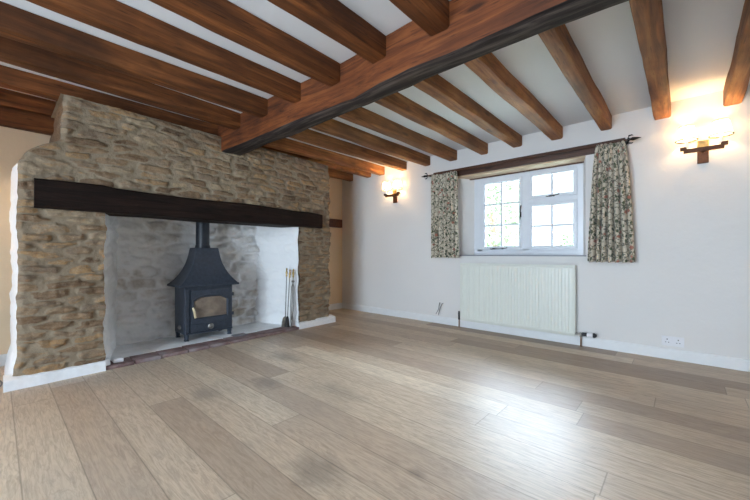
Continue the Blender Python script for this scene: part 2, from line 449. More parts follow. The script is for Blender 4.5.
# skirting boards
m = MB(); prof = [(0,0), (.018,0), (.018,.075), (.012,.092), (0,.097)]
m.loft([[(x, D-p, z) for p, z in prof] for x in (WL, XR)]); struct(m.build('baseboard_right', M['gloss']))
m = MB()
m.loft([[(-4.30+p, y, z) for p, z in prof] for y in (YB, .12)]); m.loft([[(WL+p, y, z) for p, z in prof] for y in (3.1, D-.018)])
struct(m.build('baseboard_left', M['gloss']))

# ---------------- chimney breast
rub = Rubble(11, .24, .062, .016, .020, 1.25)
def XF(y): return -3.495-.05*y
def yl(z):
    z = np.asarray(z, float)
    y = np.interp(z, [0, .3, 1.56, 1.63, 1.69, 1.75, 1.80, 1.825, 1.86, 2.0, 2.05, 2.2], [.07, .10, .10, .115, .15, .22, .30, .33, .325, .33, .345, .345])
    return y+vn(z*8, 3., 41)*.016+vn(z*28, 7., 43)*.008
def yr(z):
    z = np.asarray(z, float)
    return 3.125+vn(z*10, 1., 51)*.045+vn(z*30, 5., 53)*.015
def ol(z): return .60+vn(np.asarray(z, float)*8, 9., 61)*.025+vn(np.asarray(z, float)*26, 9., 62)*.012
def orr(z): return 2.575+vn(np.asarray(z, float)*8, 2., 71)*.02
ZL = 1.30; ZT = 2.172
mb = MB(); data = ([], [])
def panel(fa, fb, z0, z1, res=.009, edgeL=False, edgeR=False):
    nz = int((z1-z0)/res); zz = np.linspace(z0, z1, nz+1)
    ny = int((float(np.mean(fb(zz)))-float(np.mean(fa(zz))))/res); s = np.linspace(0, 1, ny+1)
    S, Z = np.meshgrid(s, zz); A = fa(Z)*(1-S)+fb(Z)*S
    def pos(a, b, h):
        k = np.ones_like(a)
        rd = np.zeros_like(a)
        if edgeL: rd += np.clip(1-(a-fa(b))/.035, 0, 1)**2*.03
        if edgeR: rd += np.clip(1-(fb(b)-a)/.035, 0, 1)**2*.03
        return XF(a)+h-rd, a, b
    field(mb, data, A, Z, pos, rub)
panel(yl, ol, 0, ZL, edgeL=True)
panel(orr, yr, 0, ZL, edgeR=True)
panel(yl, yr, ZL, ZT, edgeL=True, edgeR=True)
# right return of the breast, stone
nz = 200; zz = np.linspace(0, ZT, nz); xs = np.linspace(0, 1, 90)
S, Z = np.meshgrid(xs, zz)
def pos_r(a, b, h):
    x0 = XF(yr(b))-.03; x = x0+(WL-x0)*a
    return x, yr(b)+h*.5*np.clip(a*12, 0, 1), b
field(mb, data, S, Z, pos_r, lambda a, b: rub(a*.85+7, b))
# top of the stonework and core
o = len(mb.v)
ys = np.linspace(.33, 3.1, 60)
vs = [(float(XF(y)), float(y), ZT-.002) for y in ys]+[(-4.4, float(y), ZT-.002) for y in ys]
mb.add(vs, [(i, i+1, 60+i+1, 60+i) for i in range(59)])
br = mb.build('wall_fireplace', M['stone'], smooth='auto'); struct(br); with_attrs(br, data)
# plastered left return
rows = []; zz = np.linspace(0, ZT, 160)
for z in zz:
    y0 = float(yl(z)); x0 = XF(y0)-.025
    rows.append([(x0+(-4.32-x0)*k/10, y0-.02*math.sin(PI*k/10)*(1 if z < 1.6 else 0)+float(vn(k*.7, z*8, 77))*.02*(k > 0), float(z)) for k in range(11)])
zi = int(160*1.60/ZT)
m = MB(); m.loft(rows[:zi+1], cap=False, close=False); struct(m.build('trim_1', M['plinth'], smooth=True))
m = MB(); m.loft(rows[zi:], cap=False, close=False); struct(m.build('trim_9', M['stone'], smooth=True))
# masonry filling between joists above the stonework
m = MB(); m.box(-4.3, -3.80, .36, 3.09, ZT-.01, H); struct(m.build('trim_2', M['stone']))

# inside of the fireplace
BX = -4.27
rb = Rubble(23, .27, .12, .034, .05, 1.5)
mb = MB(); data = ([], [])
A, Z = np.meshgrid(np.linspace(.80, 2.38, 150), np.linspace(0, 1.75, 160))
field(mb, data, A, Z, lambda a, b, h: (BX+h*1.1+fbm(a*2, b*2, 88)*.05+fbm(a*9, b*11, 89, 4)*.028, a, b), rb)
bk = mb.build('wall_hearth', M['lime_back'], smooth=True); struct(bk); with_attrs(bk, data)
def cheek(name, fy0, y1, sgn, seed):
    mb = MB(); data = ([], []); S, Z = np.meshgrid(np.linspace(0, 1, 80), np.linspace(0, 1.75, 160))
    def pos(a, b, h):
        y0 = fy0(b); y = y0+(y1-y0)*a; x0 = XF(y0)-.012; x = x0+(BX-.01-x0)*a
        e = np.clip(a*10, 0, 1)
        return x, y-sgn*(h*.8+fbm(a*3, b*3, seed)*.02)*e, b
    field(mb, data, S, Z, pos, lambda a, b: Rubble(seed, .26, .12, .022, .06)(a*.75, b))
    o = mb.build(name, M['lime_white'], smooth=True); struct(o); with_attrs(o, data)
cheek('trim_3', ol, .82, -1, 91); cheek('trim_4', orr, 2.36, 1, 97)
m = MB(); m.box(-4.3, -3.80, .5, 2.7, 1.70, 1.76); struct(m.build('trim_5', M['soot']))
# white painted plinths at the foot of the piers
def plinth(name, y0, y1, wrapL=False):
    m = MB(); n = 24; rings = []
    for i in range(n+1):
        y = y0+(y1-y0)*i/n; x = XF(y); j = float(vn(y*9, 2., 5))*.008
        rings.append([(x-.06, y, 0), (x+.042+j, y, 0), (x+.040+j, y, .072+j), (x+.030, y, .080+j), (x-.06, y, .095+j)])
    m.loft(rings); return struct(m.build(name, M['plinth'], smooth='auto'))
plinth('trim_6', .035, .60); plinth('trim_7', 2.56, 3.19)
m = MB(); m.box(-4.42, XF(3.15)-.04, 3.10, 3.185, 0, .082); struct(m.build('trim_8', M['plinth'], bevel=.006))

# ---------------- hearth
t = tag_empty('hearth', 'white painted stone hearth slab inside the fireplace opening under the stove', 'hearth')
m = MB(); cuts = [.52, .98, 1.36, 1.80, 2.22, 2.66]
for a, b in zip(cuts[:-1], cuts[1:]):
    i = cuts.index(a); m2 = MB(); m2.box(-4.30, XF((a+b)/2)-.165+random.uniform(-.02,.02), a+.002, b-.002, 0, .028+random.uniform(0,.003))
    m2.build('slab', M['hearth'], t, bevel=.004)
origin(t, (-3.9, 1.6, 0))
m2 = MB(); m2.box(-3.80, -3.685, 1.78, 1.93, .0, .034)
sl = m2.build('slate_tile', M['slate'], t, bevel=.003); sl['label'] = 'dark grey slate patch'
kb = MB(); y = .60; k = 0
kb.box(XF(1.6)-.1, XF(1.6)-.02, .61, 2.55, 0, .018)
while y < 2.55:
    w = random.uniform(.20, .23); y2 = min(y+w, 2.565); r = []
    for row in range(2):
        x1 = XF((y+y2)/2)+.035-row*.102+random.uniform(-.004, .004); oo = row*.05
        kb.box(x1-.098, x1, y+.004, y2-.004, 0, .026+random.uniform(0, .005))
    y = y2
kerb = kb.build('brick_kerb', M['brick'], bevel=.004, smooth='auto')
tag(kerb, 'dark red brick edging strip laid flat in front of the white hearth', 'brick edging'); origin(kerb, (XF(1.6), 1.6, 0))

# ---------------- black lintel over the fireplace
m = MB(); n = 34; rings = []
for i in range(n+1):
    y = .185+(2.93-.185)*i/n; x1 = XF(y)+.055+float(vn(y*2, 1., 8))*.012
    z1 = 1.485+float(vn(y*1.6, 3., 9))*.03+.012*(y < .6); z0 = 1.287+float(vn(y*2.1, 6., 10))*.016
    if y > 2.75: z1 -= (y-2.75)*.10
    x0 = x1-.33; c = .014
    rings.append([(x0, y, z0), (x0, y, z1), (x1-c, y, z1), (x1, y, z1-c), (x1+float(vn(y*5, 9, 2))*.01, y, (z0+z1)/2), (x1, y, z0+c), (x1-c, y, z0)])
m.loft(rings); li = m.build('lintel_beam', M['lintel'], smooth='auto')
tag(li, 'long blackened oak lintel beam spanning the fireplace opening', 'beam'); origin(li, (-3.5, 1.55, 1.3))

# ---------------- ceiling timbers
mb_ = timber(0, -3.74, XR-.01, 1.645, 1.815, 2.035, H-.003, ch=.022, jit=.016, seed=3, name='main_beam', mat=M['beam'], low=.03, under=M['beam_under'], skew=.07)
tag(mb_, 'massive rough oak main beam crossing the ceiling from the chimney breast', 'beam'); origin(mb_, (-.7, 1.72, 2.04))
far = [(.36, 'oak joist at the right edge of the picture, above the lit wall lamp'),
       (-.08, 'oak joist ending on the window wall just left of the right wall lamp'),
       (-.52, 'oak joist ending above the right curtain'),
       (-.96, 'oak joist ending above the right hand side of the window, left of the right curtain'),
       (-1.385, 'oak joist ending above the mullion in the middle of the window'),
       (-1.79, 'oak joist ending above the left casement of the window'),
       (-2.215, 'oak joist ending above the left reveal of the window recess'),
       (-2.63, 'oak joist ending just above the left finial of the curtain pole'),
       (-3.04, 'oak joist ending between the left wall lamp and the curtain pole finial'),
       (-3.47, 'oak joist ending directly above the left wall lamp, warm lit at its tip'),
       (-3.76, 'oak joist ending just left of the left wall lamp, its side glowing orange'),
       (-4.17, 'short dark joist end tucked in the corner behind the chimney breast')]
for i, (x, lab) in enumerate(far):
    w = .105+.012*math.sin(i*2.3); z0 = 2.193 if i > 2 else 2.185
    y0 = 1.795
    if x < -3.6: y0 = 1.80
    o = timber(1, y0, D+.0, x-w, x, z0, H-.003, ch=.014, jit=.006, seed=20+i, mat=M['joist_lit'])
    tag(o, lab, 'joist', 'ceiling joists between main beam and window wall'); origin(o, (x-w/2, (y0+D)/2, z0))
near = [(-.94, 'oak joist cut by the top edge, meeting the main beam near the top centre'),
        (-1.375, 'oak joist of the near bay ending left of the top centre, second along the beam'),
        (-1.825, 'oak joist of the near bay directly left of the widest white ceiling strip'),
        (-2.27, 'oak joist of the near bay starting at the top edge near the left corner'),
        (-2.72, 'oak joist of the near bay starting at the top left corner of the picture'),
        (-3.20, 'oak joist of the near bay running just in front of the chimney breast'),
        (-3.66, 'oak joist of the near bay resting on top of the chimney breast stonework'),
        (-4.17, 'short orange joist above the cream wall left of the chimney breast')]
for i, (x, lab) in enumerate(near):
    w = .115+.012*math.sin(i*1.7); y1 = 1.65; z0 = 2.18
    if x < -4: y1 = .40
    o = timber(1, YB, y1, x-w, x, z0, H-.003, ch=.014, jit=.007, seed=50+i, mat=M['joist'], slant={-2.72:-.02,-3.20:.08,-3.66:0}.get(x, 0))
    tag(o, lab, 'joist', 'ceiling joists on the near side of the main beam'); origin(o, (x-w/2, 0, z0))
pl = timber(1, YB, .36, -4.30, -4.20, 2.03, 2.175, ch=.012, jit=.006, seed=77, name='wall_plate', mat=M['joist'])
tag(pl, 'reddish timber wall plate along the top of the cream wall at far left', 'beam'); origin(pl, (-4.25, -1, 2.03))
m = MB(); m.box(WL, WL+.06, 3.14, 4.03, 1.405, 1.545)
o = m.build('timber_block', M['pelmet'], bevel=.006); tag(o, 'dark timber rail fixed to the cream wall in the corner right of the chimney breast', 'timber rail'); origin(o, (WL+.03, 3.6, 1.4))

# ================================================================== WINDOW
def bars(m, x0, x1, z0, z1, y0, y1, w):
    """ring of four members"""
    m.box(x0, x1, y0, y1, z1-w, z1); m.box(x0, x1, y0, y1, z0, z0+w)
    m.box(x0, x0+w, y0, y1, z0+w, z1-w); m.box(x1-w, x1, y0, y1, z0+w, z1-w)
def sash(root, gx0, gx1, gz0, gz1, cols, rows, y, name, w=.042):
    s = MB(); x0, x1, z0, z1 = gx0-w, gx1+w, gz0-w, gz1+w
    rings = []
    for ins, yy in ((0, y), (0, y-.022), (.006, y-.028), (w-.012, y-.028), (w, y-.014), (w, y+.014), (w, y+.02), (0, y+.02), (0, y)):
        rings.append([(x0+ins, yy, z0+ins), (x1-ins, yy, z0+ins), (x1-ins, yy, z1-ins), (x0+ins, yy, z1-ins)])
    s.loft(rings, cap=False)
    o = s.build(name, M['upvc'], root)
    b = MB(); bw = .0115
    for k in range(1, cols):
        x = gx0+(gx1-gx0)*k/cols; b.box(x-bw, x+bw, y-.016, y+.012, gz0, gz1)
    for k in range(1, rows):
        z = gz0+(gz1-gz0)*k/rows; b.box(gx0, gx1, y-.015, y+.011, z-bw, z+bw)
    b.build('glazing_bar', M['upvc'], o, bevel=.002, seg=1)
    g = MB(); g.box(gx0, gx1, y-.003, y+.001, gz0, gz1); g.build('pane', M['glass'], o)
    return o
win = tag_empty('window_1', kind='structure')
f = MB(); bars(f, fx0, fx1, fz0, fz1, YF, YF+.07, .058); f.box(fx0+.05, -1.964, YF, YF+.07, fz0+.05, fz1-.05); f.box(fx0+.05, fx1-.05, YF, YF+.07, fz0+.05, 1.012)
f.box(-1.456, -1.378, YF, YF+.07, fz0+.058, fz1-.058)
f.box(-1.378, fx1-.058, YF, YF+.07, 1.555, 1.606)
f.build('window_frame', M['upvc'], win, bevel=.003)
s1 = sash(win, -1.928, -1.495, 1.048, 1.857, 2, 3, YF+.02, 'casement')
s2 = sash(win, -1.3375, -.906, 1.648, 1.876, 2, 1, YF+.02, 'fanlight', .040)
s3 = sash(win, -1.3375, -.906, 1.047, 1.513, 2, 2, YF+.02, 'casement', .040)
def stay(parent, x0, x1, z, y, nm='window_stay'):
    m = MB(); m.tube([(x0, y-.012, z), (x0+.02, y-.02, z-.004), ((x0+x1)/2, y-.02, z), (x1-.02, y-.022, z+.004), (x1, y-.014, z+.012)], [.005,.006,.005,.005,.006], 8)
    m.box(x0+.03, x0+.06, y-.015, y, z-.008, z+.008); m.box(x1-.07, x1-.05, y-.015, y, z-.008, z+.008)
    m.build(nm, M['iron'], parent, smooth='auto')
stay(s1, -1.85, -1.63, 1.018, YF-.008)
stay(s2, -1.18, -1.04, 1.622, YF-.008)
m = MB(); m.box(-1.478, -1.462, YF-.016, YF-.006, 1.40, 1.46); m.tube([(-1.47, YF-.02, 1.46), (-1.466, YF-.032, 1.49), (-1.46, YF-.03, 1.54)], [.006,.006,.008], 8)
m.tube([(-1.47, YF-.02, 1.46), (-1.47, YF-.03, 1.40), (-1.475, YF-.026, 1.37)], [.006,.006,.005], 8)
m.build('casement_handle', M['iron'], s1, smooth='auto')
# dark grey sill board, soffit board
m = MB(); m.add([(wx0-.01, D-.012, .925), (wx1+.01, D-.012, .925), (fx1, YF+.01, .925), (fx0, YF+.01, .925),
                 (wx0-.01, D-.012, .937), (wx1+.01, D-.012, .937), (fx1, YF+.01, .937), (fx0, YF+.01, .937)],
                [(0,3,2,1),(4,5,6,7),(0,1,5,4),(1,2,6,5),(2,3,7,6),(3,0,4,7)])
sill = m.build('window_sill', plain('sill_tile', (.22,.22,.25), .4, var=.1), win)
m = MB(); m.add([(wx0, D-.0, 1.955), (wx1, D-.0, 1.955), (fx1, YF, 1.946), (fx0, YF, 1.946),
                 (wx0, D-.0, 1.975), (wx1, D-.0, 1.975), (fx1, YF, 1.966), (fx0, YF, 1.966)],
                [(0,3,2,1),(4,5,6,7),(0,1,5,4),(1,2,6,5),(2,3,7,6),(3,0,4,7)])
m.build('soffit_board', M['soffit'], win)
m = MB(); m.box(fx0-.06, fx1+.02, YF-.055, YF-.04, 1.937, 1.952); m.build('track', M['pelmet'], win)
# rear window (behind the camera)
w2 = tag_empty('window_2', kind='structure')
f = MB(); bars(f, -2.30, .10, .02, 2.08, YB-.28, YB-.21, .05); f.box(-1.14, -1.06, YB-.28, YB-.21, .07, 2.03); f.build('window_frame', M['upvc'], w2, bevel=.003)
g = MB(); g.box(-2.25, .05, YB-.25, YB-.246, .07, 2.03); g.build('pane', M['glass'], w2)

# timber pelmet board over the window
pb = timber(0, -2.557, -.41, D-.035, D, 1.970, 2.068, ch=.006, jit=.003, seed=5, name='timber_board', mat=M['pelmet'], low=.004)
tag(pb, 'dark stained timber board on the wall over the window recess behind the curtain pole', 'board'); origin(pb, (-1.48, D-.02, 2.0))
# curtain pole
t = thing('curtain_pole', 'black iron curtain pole with arrowhead finials above the window', 'curtain pole')
RY, RZ = 3.965, 2.022
m = MB(); m.tube([(-2.62, RY, RZ), (-.36, RY, RZ)], .0085, 12); m.build('pole', M['pelmet'], t, smooth='auto')
def finial(sx, x):
    m = MB(); m.tube([(x, RY, RZ), (x+sx*.02, RY, RZ)], [.012, .012], 12)
    m.tube([(x+sx*.018, RY, RZ), (x+sx*.04, RY, RZ), (x+sx*.065, RY, RZ), (x+sx*.105, RY, RZ)], [.008, .017, .012, .001], 4)
    for s in (-1, 1):
        m.tube([(x+sx*.02, RY, RZ), (x+sx*.005, RY, RZ+s*.018), (x+sx*.012, RY, RZ+s*.034), (x+sx*.034, RY, RZ+s*.038), (x+sx*.045, RY, RZ+s*.030)], [.006,.007,.008,.006,.002], 6)
    m.build('finial', M['iron'], t, smooth='auto')
finial(-1, -2.60); finial(1, -.385)
for x in (-2.585, -.405):
    m = MB(); m.tube([(x, D, RZ), (x, RY, RZ)], .006, 8); m.lathe((x, D-.006, RZ), [(.018,0),(.018,.006)], 12, 1); m.build('bracket', M['iron'], t, smooth='auto')
origin(t, (-1.5, RY, RZ))
# curtains
def curtain(name, label, xt0, xt1, xb0, xb1, ztop, zbot, folds, seed, amp=.034):
    n, mz = folds*14, 46; vs = []; uv = []
    L = 1.9*(xb1-xb0)
    for j in range(mz+1):
        v = j/mz; z = ztop+(zbot-ztop)*v
        for i in range(n+1):
            s = i/n; w = s+float(vn(s*folds*.8, v*1.2, seed))*.05*math.sin(PI*s)
            x = (xt0+(xb0-xt0)*v**.55)*(1-w)+(xt1+(xb1-xt1)*v**.55)*w
            ph = 2*PI*folds*(s+.02*float(vn(s*3, v*2, seed+5))); a = amp*(.55+.45*min(1, v*2))*(1+.9*float(vn(s*folds, v*1.5+3, seed+2)))
            y = 3.972+a*math.sin(ph)+float(vn(s*5, v*3, seed+9))*.015
            zz = z+(.006*math.sin(ph*1.0+1) if j == mz else 0)+(.008*abs(math.sin(ph)) if j == 0 else 0)
            vs.append((x+.006*math.cos(ph), y, zz)); uv.append((s*L, z))
    fs = [(j*(n+1)+i, j*(n+1)+i+1, (j+1)*(n+1)+i+1, (j+1)*(n+1)+i) for j in range(mz) for i in range(n)]
    me = bpy.data.meshes.new(name); me.from_pydata(vs, [], fs); ul = me.uv_layers.new(name='UVMap')
    for lp in me.loops: ul.data[lp.index].uv = uv[lp.vertex_index]
    for p in me.polygons: p.use_smooth = True
    me.materials.append(M['curtain']); o = bpy.data.objects.new(name, me); C.objects.link(o)
    sd = o.modifiers.new('Solidify', 'SOLIDIFY'); sd.thickness = .003
    tag(o, label, 'curtain', 'floral window curtains'); origin(o, ((xb0+xb1)/2, 3.97, zbot))
curtain('curtain', 'floral curtain with dark leaves hanging left of the window', -2.545, -2.165, -2.565, -2.135, 2.012, .90, 7, 3)
curtain('curtain', 'wider floral curtain with red flowers hanging right of the window', -.640, -.415, -.715, -.335, 2.012, .873, 7, 8)

# ================================================================== RADIATOR
rx0, rx1, rz0, rz1 = -2.124, -.823, .10, .835
t = thing('radiator', 'cream ribbed panel radiator on the wall below the window', 'radiator')
m = MB(); yf = 3.985; prof = []; nr = 39; pitch = (rx1-rx0-.03)/nr
x = rx0+.015; prof.append((rx0+.002, yf+.008))
for k in range(nr):
    prof += [(x, yf), (x+pitch*.62, yf), (x+pitch*.74, yf+.006), (x+pitch*.9, yf+.006), (x+pitch, yf)]
    x += pitch
prof.append((rx1-.002, yf+.008))
za, zb = rz0+.045, rz1-.045
vs = []; nP = len(prof)
for z, inset in ((rz0, .012), (rz0+.03, .0), (za, 0), (zb, 0), (rz1-.03, .0), (rz1-.004, .012)):
    for px, py in prof:
        flat = z < za-.001 or z > zb+.001
        vs.append((px, (yf if flat else py)+inset, z))
fs = [(j*nP+i, j*nP+i+1, (j+1)*nP+i+1, (j+1)*nP+i) for j in range(5) for i in range(nP-1)]
m.add(vs, fs); m.box(rx0+.01, rx1-.01, yf+.02, yf+.035, rz0+.01, rz1-.02)
m.build('front_panel', M['radiator'], t)
m = MB(); m.box(rx0, rx0+.006, yf+.004, D-.028, rz0+.03, rz1-.004); m.build('side_panel', M['radiator'], t, bevel=.002)
m = MB(); m.box(rx1-.006, rx1, yf+.004, D-.028, rz0+.03, rz1-.004); m.build('side_panel', M['radiator'], t, bevel=.002)
m = MB(); y0, y1 = yf+.006, D-.028
m.box(rx0, rx1, y0, y0+.014, rz1-.008, rz1); m.box(rx0, rx1, y1-.012, y1, rz1-.008, rz1)
for k in range(66):
    xx = rx0+.01+k*(rx1-rx0-.02)/65; m.box(xx-.005, xx+.005, y0+.014, y1-.012, rz1-.008, rz1-.001)
m.build('top_grille', M['radiator'], t)
for xx in (rx0+.2, rx1-.2): m = MB(); m.box(xx-.015, xx+.015, D-.034, D, rz0+.1, rz1-.12); m.build('wall_bracket', M['radiator'], t)
# lockshield valve at left
v = MB(); vx = rx0-.035; v.tube([(vx+.04, 4.03, .135), (vx, 4.03, .135)], .010, 10); v.tube([(vx, 4.03, .16), (vx, 4.03, .10)], .013, 12); v.lathe((vx, 4.03, .16), [(.013,0),(.014,.01),(.012,.045),(.006,.05)], 12)
o = v.build('valve', M['dark'], t, smooth='auto'); o['label'] = 'dark lockshield valve'
v = MB(); v.tube([(vx, 4.03, .105), (vx, 4.03, 0)], .0075, 10); v.build('pipe', M['copper'], o, smooth='auto')
# thermostatic valve at right
vx = rx1+.045
v = MB(); v.tube([(rx1-.01, 4.03, .128), (vx, 4.03, .128)], .010, 10); v.tube([(vx, 4.03, .142), (vx, 4.03, .098)], .012, 12)
o = v.build('thermostatic_valve', M['steel'], t, smooth='auto')
v = MB(); v.lathe((vx+.008, 4.03, .128), [(.012,0),(.018,.005),(.019,.045),(.016,.05)], 16, 0); v.build('collar', M['dark'], o, smooth='auto')
v = MB(); v.lathe((vx+.055, 4.03, .128), [(.019,0),(.026,.004),(.026,.045),(.023,.052)], 18, 0); h = v.build('valve_head', M['plastic'], o, smooth='auto')
v = MB(); v.lathe((vx+.107, 4.03, .128), [(.023,0),(.023,.014),(.015,.026),(.006,.032)], 16, 0); v.build('end_cap', M['dark'], o, smooth='auto')
v = MB(); v.tube([(vx, 4.03, .10), (vx, 4.03, 0)], .0075, 10); v.build('pipe', M['copper'], o, smooth='auto')
origin(t, (-1.47, 4.03, .1))

# ================================================================== WALL LAMPS
def sconce(label):
    t = thing('wall_lamp', label, 'wall lamp', 'twin shade wall lamps')
    # local coordinates, wall at y=0, room towards -y
    m = MB(); m.box(-.036, .036, -.022, 0, -.108, .045); m.build('backplate', M['bronze'], t, bevel=.004)
    m = MB(); m.box(-.036, .036, -.030, -.022, .012, .085); m.box(-.022, .022, -.022, 0, .04, .07)
    o = m.build('brass_plate', M['brass'], t, bevel=.003); o['label'] = 'polished brass upper plate'
    m = MB(); m.lathe((0, -.03, -.01), [(.014,0),(.014,-.03),(.010,-.05)], 14, 1)
    m.box(-.125, .125, -.105, -.075, -.020, .014)
    for s in (-1, 1): m.box(s*.125-.022, s*.125+.022, -.108, -.072, .004, .034)
    m.tube([(0, -.02, -.005), (0, -.09, -.005)], .012, 10)
    m.build('arm', M['bronze'], t, bevel=.003)
    for s in (-1, 1):
        x = s*.105
        m = MB(); m.lathe((x, -.09, .014), [(.018,.01),(.020,.024),(.011,.028),(.011,.07)], 14); c = m.build('candle_holder', M['plastic'], t, smooth='auto'); c['label'] = 'cream candle tube'
        m = MB(); m.lathe((x, -.09, .084), [(.008,0),(.015,.012),(.016,.026),(.009,.045),(.002,.058)], 14); m.build('bulb', M['bulb'], c, smooth=True)
        m = MB(); rings = []
        for r, z in ((.072,.098),(.047,.212)):
            pass
        m.lathe((x, -.09, .09), [(.072,0),(.0640,.04),(.0555,.08),(.047,.118)], 32, cap=False); sh = m.build('lamp_shade', M['shade'], t, smooth=True)
        for r, z in ((.0725,.09),(.0475,.208)):
            m = MB(); m.tube([(x+r*math.cos(2*PI*k/32), -.09+r*math.sin(2*PI*k/32), z) for k in range(33)], .004, 6, cap=False)
            m.build('rim', M['iron'], sh, smooth='auto')
        m = MB()
        for k in range(3):
            a = 2*PI*k/3+.5; m.tube([(x, -.09, .088), (x+.011*math.cos(a), -.09+.011*math.sin(a), .086), (x+.072*math.cos(a), -.09+.072*math.sin(a), .091)], .0014, 5)
        m.build('shade_carrier', M['iron'], sh, smooth='auto')
    return t
LAMPS = [(.130, D, 1.838, 0), (-3.250, D, 1.835, 0), (-4.30, -.55, 1.86, PI/2)]
s0 = sconce('lit twin shade wall lamp on the window wall right of the right curtain')
labs = [None, 'small lit twin shade wall lamp left of the window, near the chimney breast', 'twin shade wall lamp on the cream wall left of the chimney breast, outside the picture']
for i, (x, y, z, rz) in enumerate(LAMPS):
    o = s0 if i == 0 else copy_tree(s0)
    if i: o['label'] = labs[i]
    o.location = (x, y, z); o.rotation_euler.z = rz
    for s in (-1, 1):
        ld = bpy.data.lights.new('bulb_light', 'POINT'); ld.energy = 1.7 if i < 2 else 6.0; ld.color = (1, .66, .33); ld.shadow_soft_size = .018
        lo = bpy.data.objects.new('bulb_light', ld); C.objects.link(lo)
        p = Matrix.Rotation(rz, 4, 'Z') @ Vector((s*.105, -.09, .155)); lo.location = (x+p.x, y+p.y, z+p.z)

# ================================================================== SOCKET, CABLES
t = thing('wall_socket', 'white double switched wall socket above the skirting board at right', 'socket')
m = MB(); m.box(-.143, .011, D-.009, D, .120, .207); m.build('faceplate', M['plastic'], t, bevel=.004)
for cx in (-.104, -.028):
    m = MB()
    m.box(cx-.004, cx+.004, D-.0105, D-.008, .175, .184)
    m.build('pin_hole', M['dark'], t)
    for q in (-.010, .010): m = MB(); m.box(cx+q-.004, cx+q+.004, D-.0105, D-.008, .150, .155); m.build('pin_hole', M['dark'], t)
for cx in (-.078, -.054):
    m = MB(); m.box(cx-.007, cx+.007, D-.014, D-.009, .178, .198); m.build('switch', M['plastic'], t, bevel=.002)
origin(t, (-.066, D, .12))
def cable(label, pts, r=.004):
    m = MB(); P = [Vector(p) for p in pts]; q = []
    for i in range(len(P)-1):
        a, b, c, d = P[max(i-1,0)], P[i], P[i+1], P[min(i+2,len(P)-1)]
        for k in range(6):
            u = k/6; q.append(.5*((2*b)+(c-a)*u+(2*a-5*b+4*c-d)*u*u+(3*b-a-3*c+d)*u**3))
    q.append(P[-1]); m.tube(q, r, 8); o = m.build('cable', M['cable'], smooth='auto'); tag(o, label, 'cable'); origin(o, P[0]); return o
cable('grey cable stub curving from the wall left of the radiator, left one of the pair', [(-2.475, D, .285), (-2.47, D-.03, .25), (-2.475, D-.035, .20), (-2.52, D-.03, .125)])
cable('grey cable stub slanting from the wall left of the radiator, nearer the radiator', [(-2.425, D, .28), (-2.43, D-.03, .262), (-2.455, D-.04, .19), (-2.48, D-.035, .115)])
cable('thin black cable lying on the floor at the far left edge', [(-4.2, -.35, .006), (-3.9, -.12, .006), (-3.66, -.02, .006), (-3.60, .012, .006), (-3.72, .03, .006), (-3.95, -.02, .006)], .005)

# ================================================================== STOVE
t = thing('wood_stove', 'black wood burning stove with flared canopy standing in the fireplace', 'stove')
SX, SY0, SY1, SB, Z0 = -3.872, 1.322, 1.832, -4.165, .030
m = MB(); m.box(SB, SX, SY0, SY1, .098, .598); m.build('body', M['stove'], t, bevel=.006)
m = MB(); m.box(SX-.004, SX+.028, SY0+.01, SY1-.01, .098, .112); m.build('ash_lip', M['stove'], t, bevel=.003)
for yy in (SY0+.005, SY1-.045):
    for xx in (SX-.04, SB):
        m = MB(); m.loft([[(xx, yy, .10), (xx+.04, yy, .10), (xx+.04, yy+.04, .10), (xx, yy+.04, .10)],
                          [(xx+.005, yy+.004, .045), (xx+.036, yy+.004, .045), (xx+.036, yy+.036, .045), (xx+.005, yy+.036, .045)],
                          [(xx, yy-.002, Z0), (xx+.044, yy-.002, Z0), (xx+.044, yy+.042, Z0), (xx, yy+.042, Z0)]]); m.build('leg', M['stove'], t, bevel=.003)
# canopy
prof = [(.600,1.0),(.622,1.0),(.630,.955),(.67,.86),(.72,.765),(.78,.675),(.85,.60),(.93,.545),(1.0,.515),(1.018,.505)]
cx, cy = -4.005, 1.572; hw0, hd0 = .315, .195; hw1, hd1 = .118, .095
rings = []
for z, k in prof:
    u = (k-.505)/.495; hw = hw1+(hw0-hw1)*u; hd = hd1+(hd0-hd1)*u
    rings.append([(cx-hd, cy-hw, z), (cx+hd, cy-hw, z), (cx+hd, cy+hw, z), (cx-hd, cy+hw, z)])
m = MB(); m.loft(rings); m.build('canopy', M['stove'], t, bevel=.004, seg=1)
m = MB(); m.lathe((-4.02, 1.562, 0), [(.074,1.015),(.074,1.05),(.070,1.052),(.070,1.72)], 28); m.lathe((-4.02, 1.562, 0), [(.078,1.018),(.078,1.035)], 28); m.build('flue_pipe', M['flue'], t, smooth='auto')
# door with arched window
y0, y1, z0, z1 = SY0+.055, SY1-.012, .205, .560
gy0, gy1, gz0, gz1 = 1.405, 1.770, .255, .500
def arch(y0, y1, z0, z1, drop, r, n=48):
    pts = []
    per = [(y0, z0), (y1, z0), (y1, z1-drop), (y0, z1-drop)]
    for k in range(12): pts.append((y0+(y1-y0)*k/12, z0))
    for k in range(12): pts.append((y1, z0+(z1-drop-z0)*k/12))
    for k in range(12):
        u = k/12; pts.append((y1+(y0-y1)*u, z1-drop+drop*(1-abs(2*u-1)**2.6)))
    for k in range(12): pts.append((y0, z1-drop+(z0-z1+drop)*k/12))
    return pts
inner = arch(gy0, gy1, gz0, gz1, .055, 0); outer = arch(y0, y1, z0, z1, 0, 0)
inner2 = arch(gy0+.010, gy1-.010, gz0+.010, gz1-.008, .05, 0); mid = arch(gy0-.014, gy1+.014, gz0-.014, gz1+.014, .055, 0)
m = MB(); X = SX
def rg(p, x): return [(x, a, b) for a, b in p]
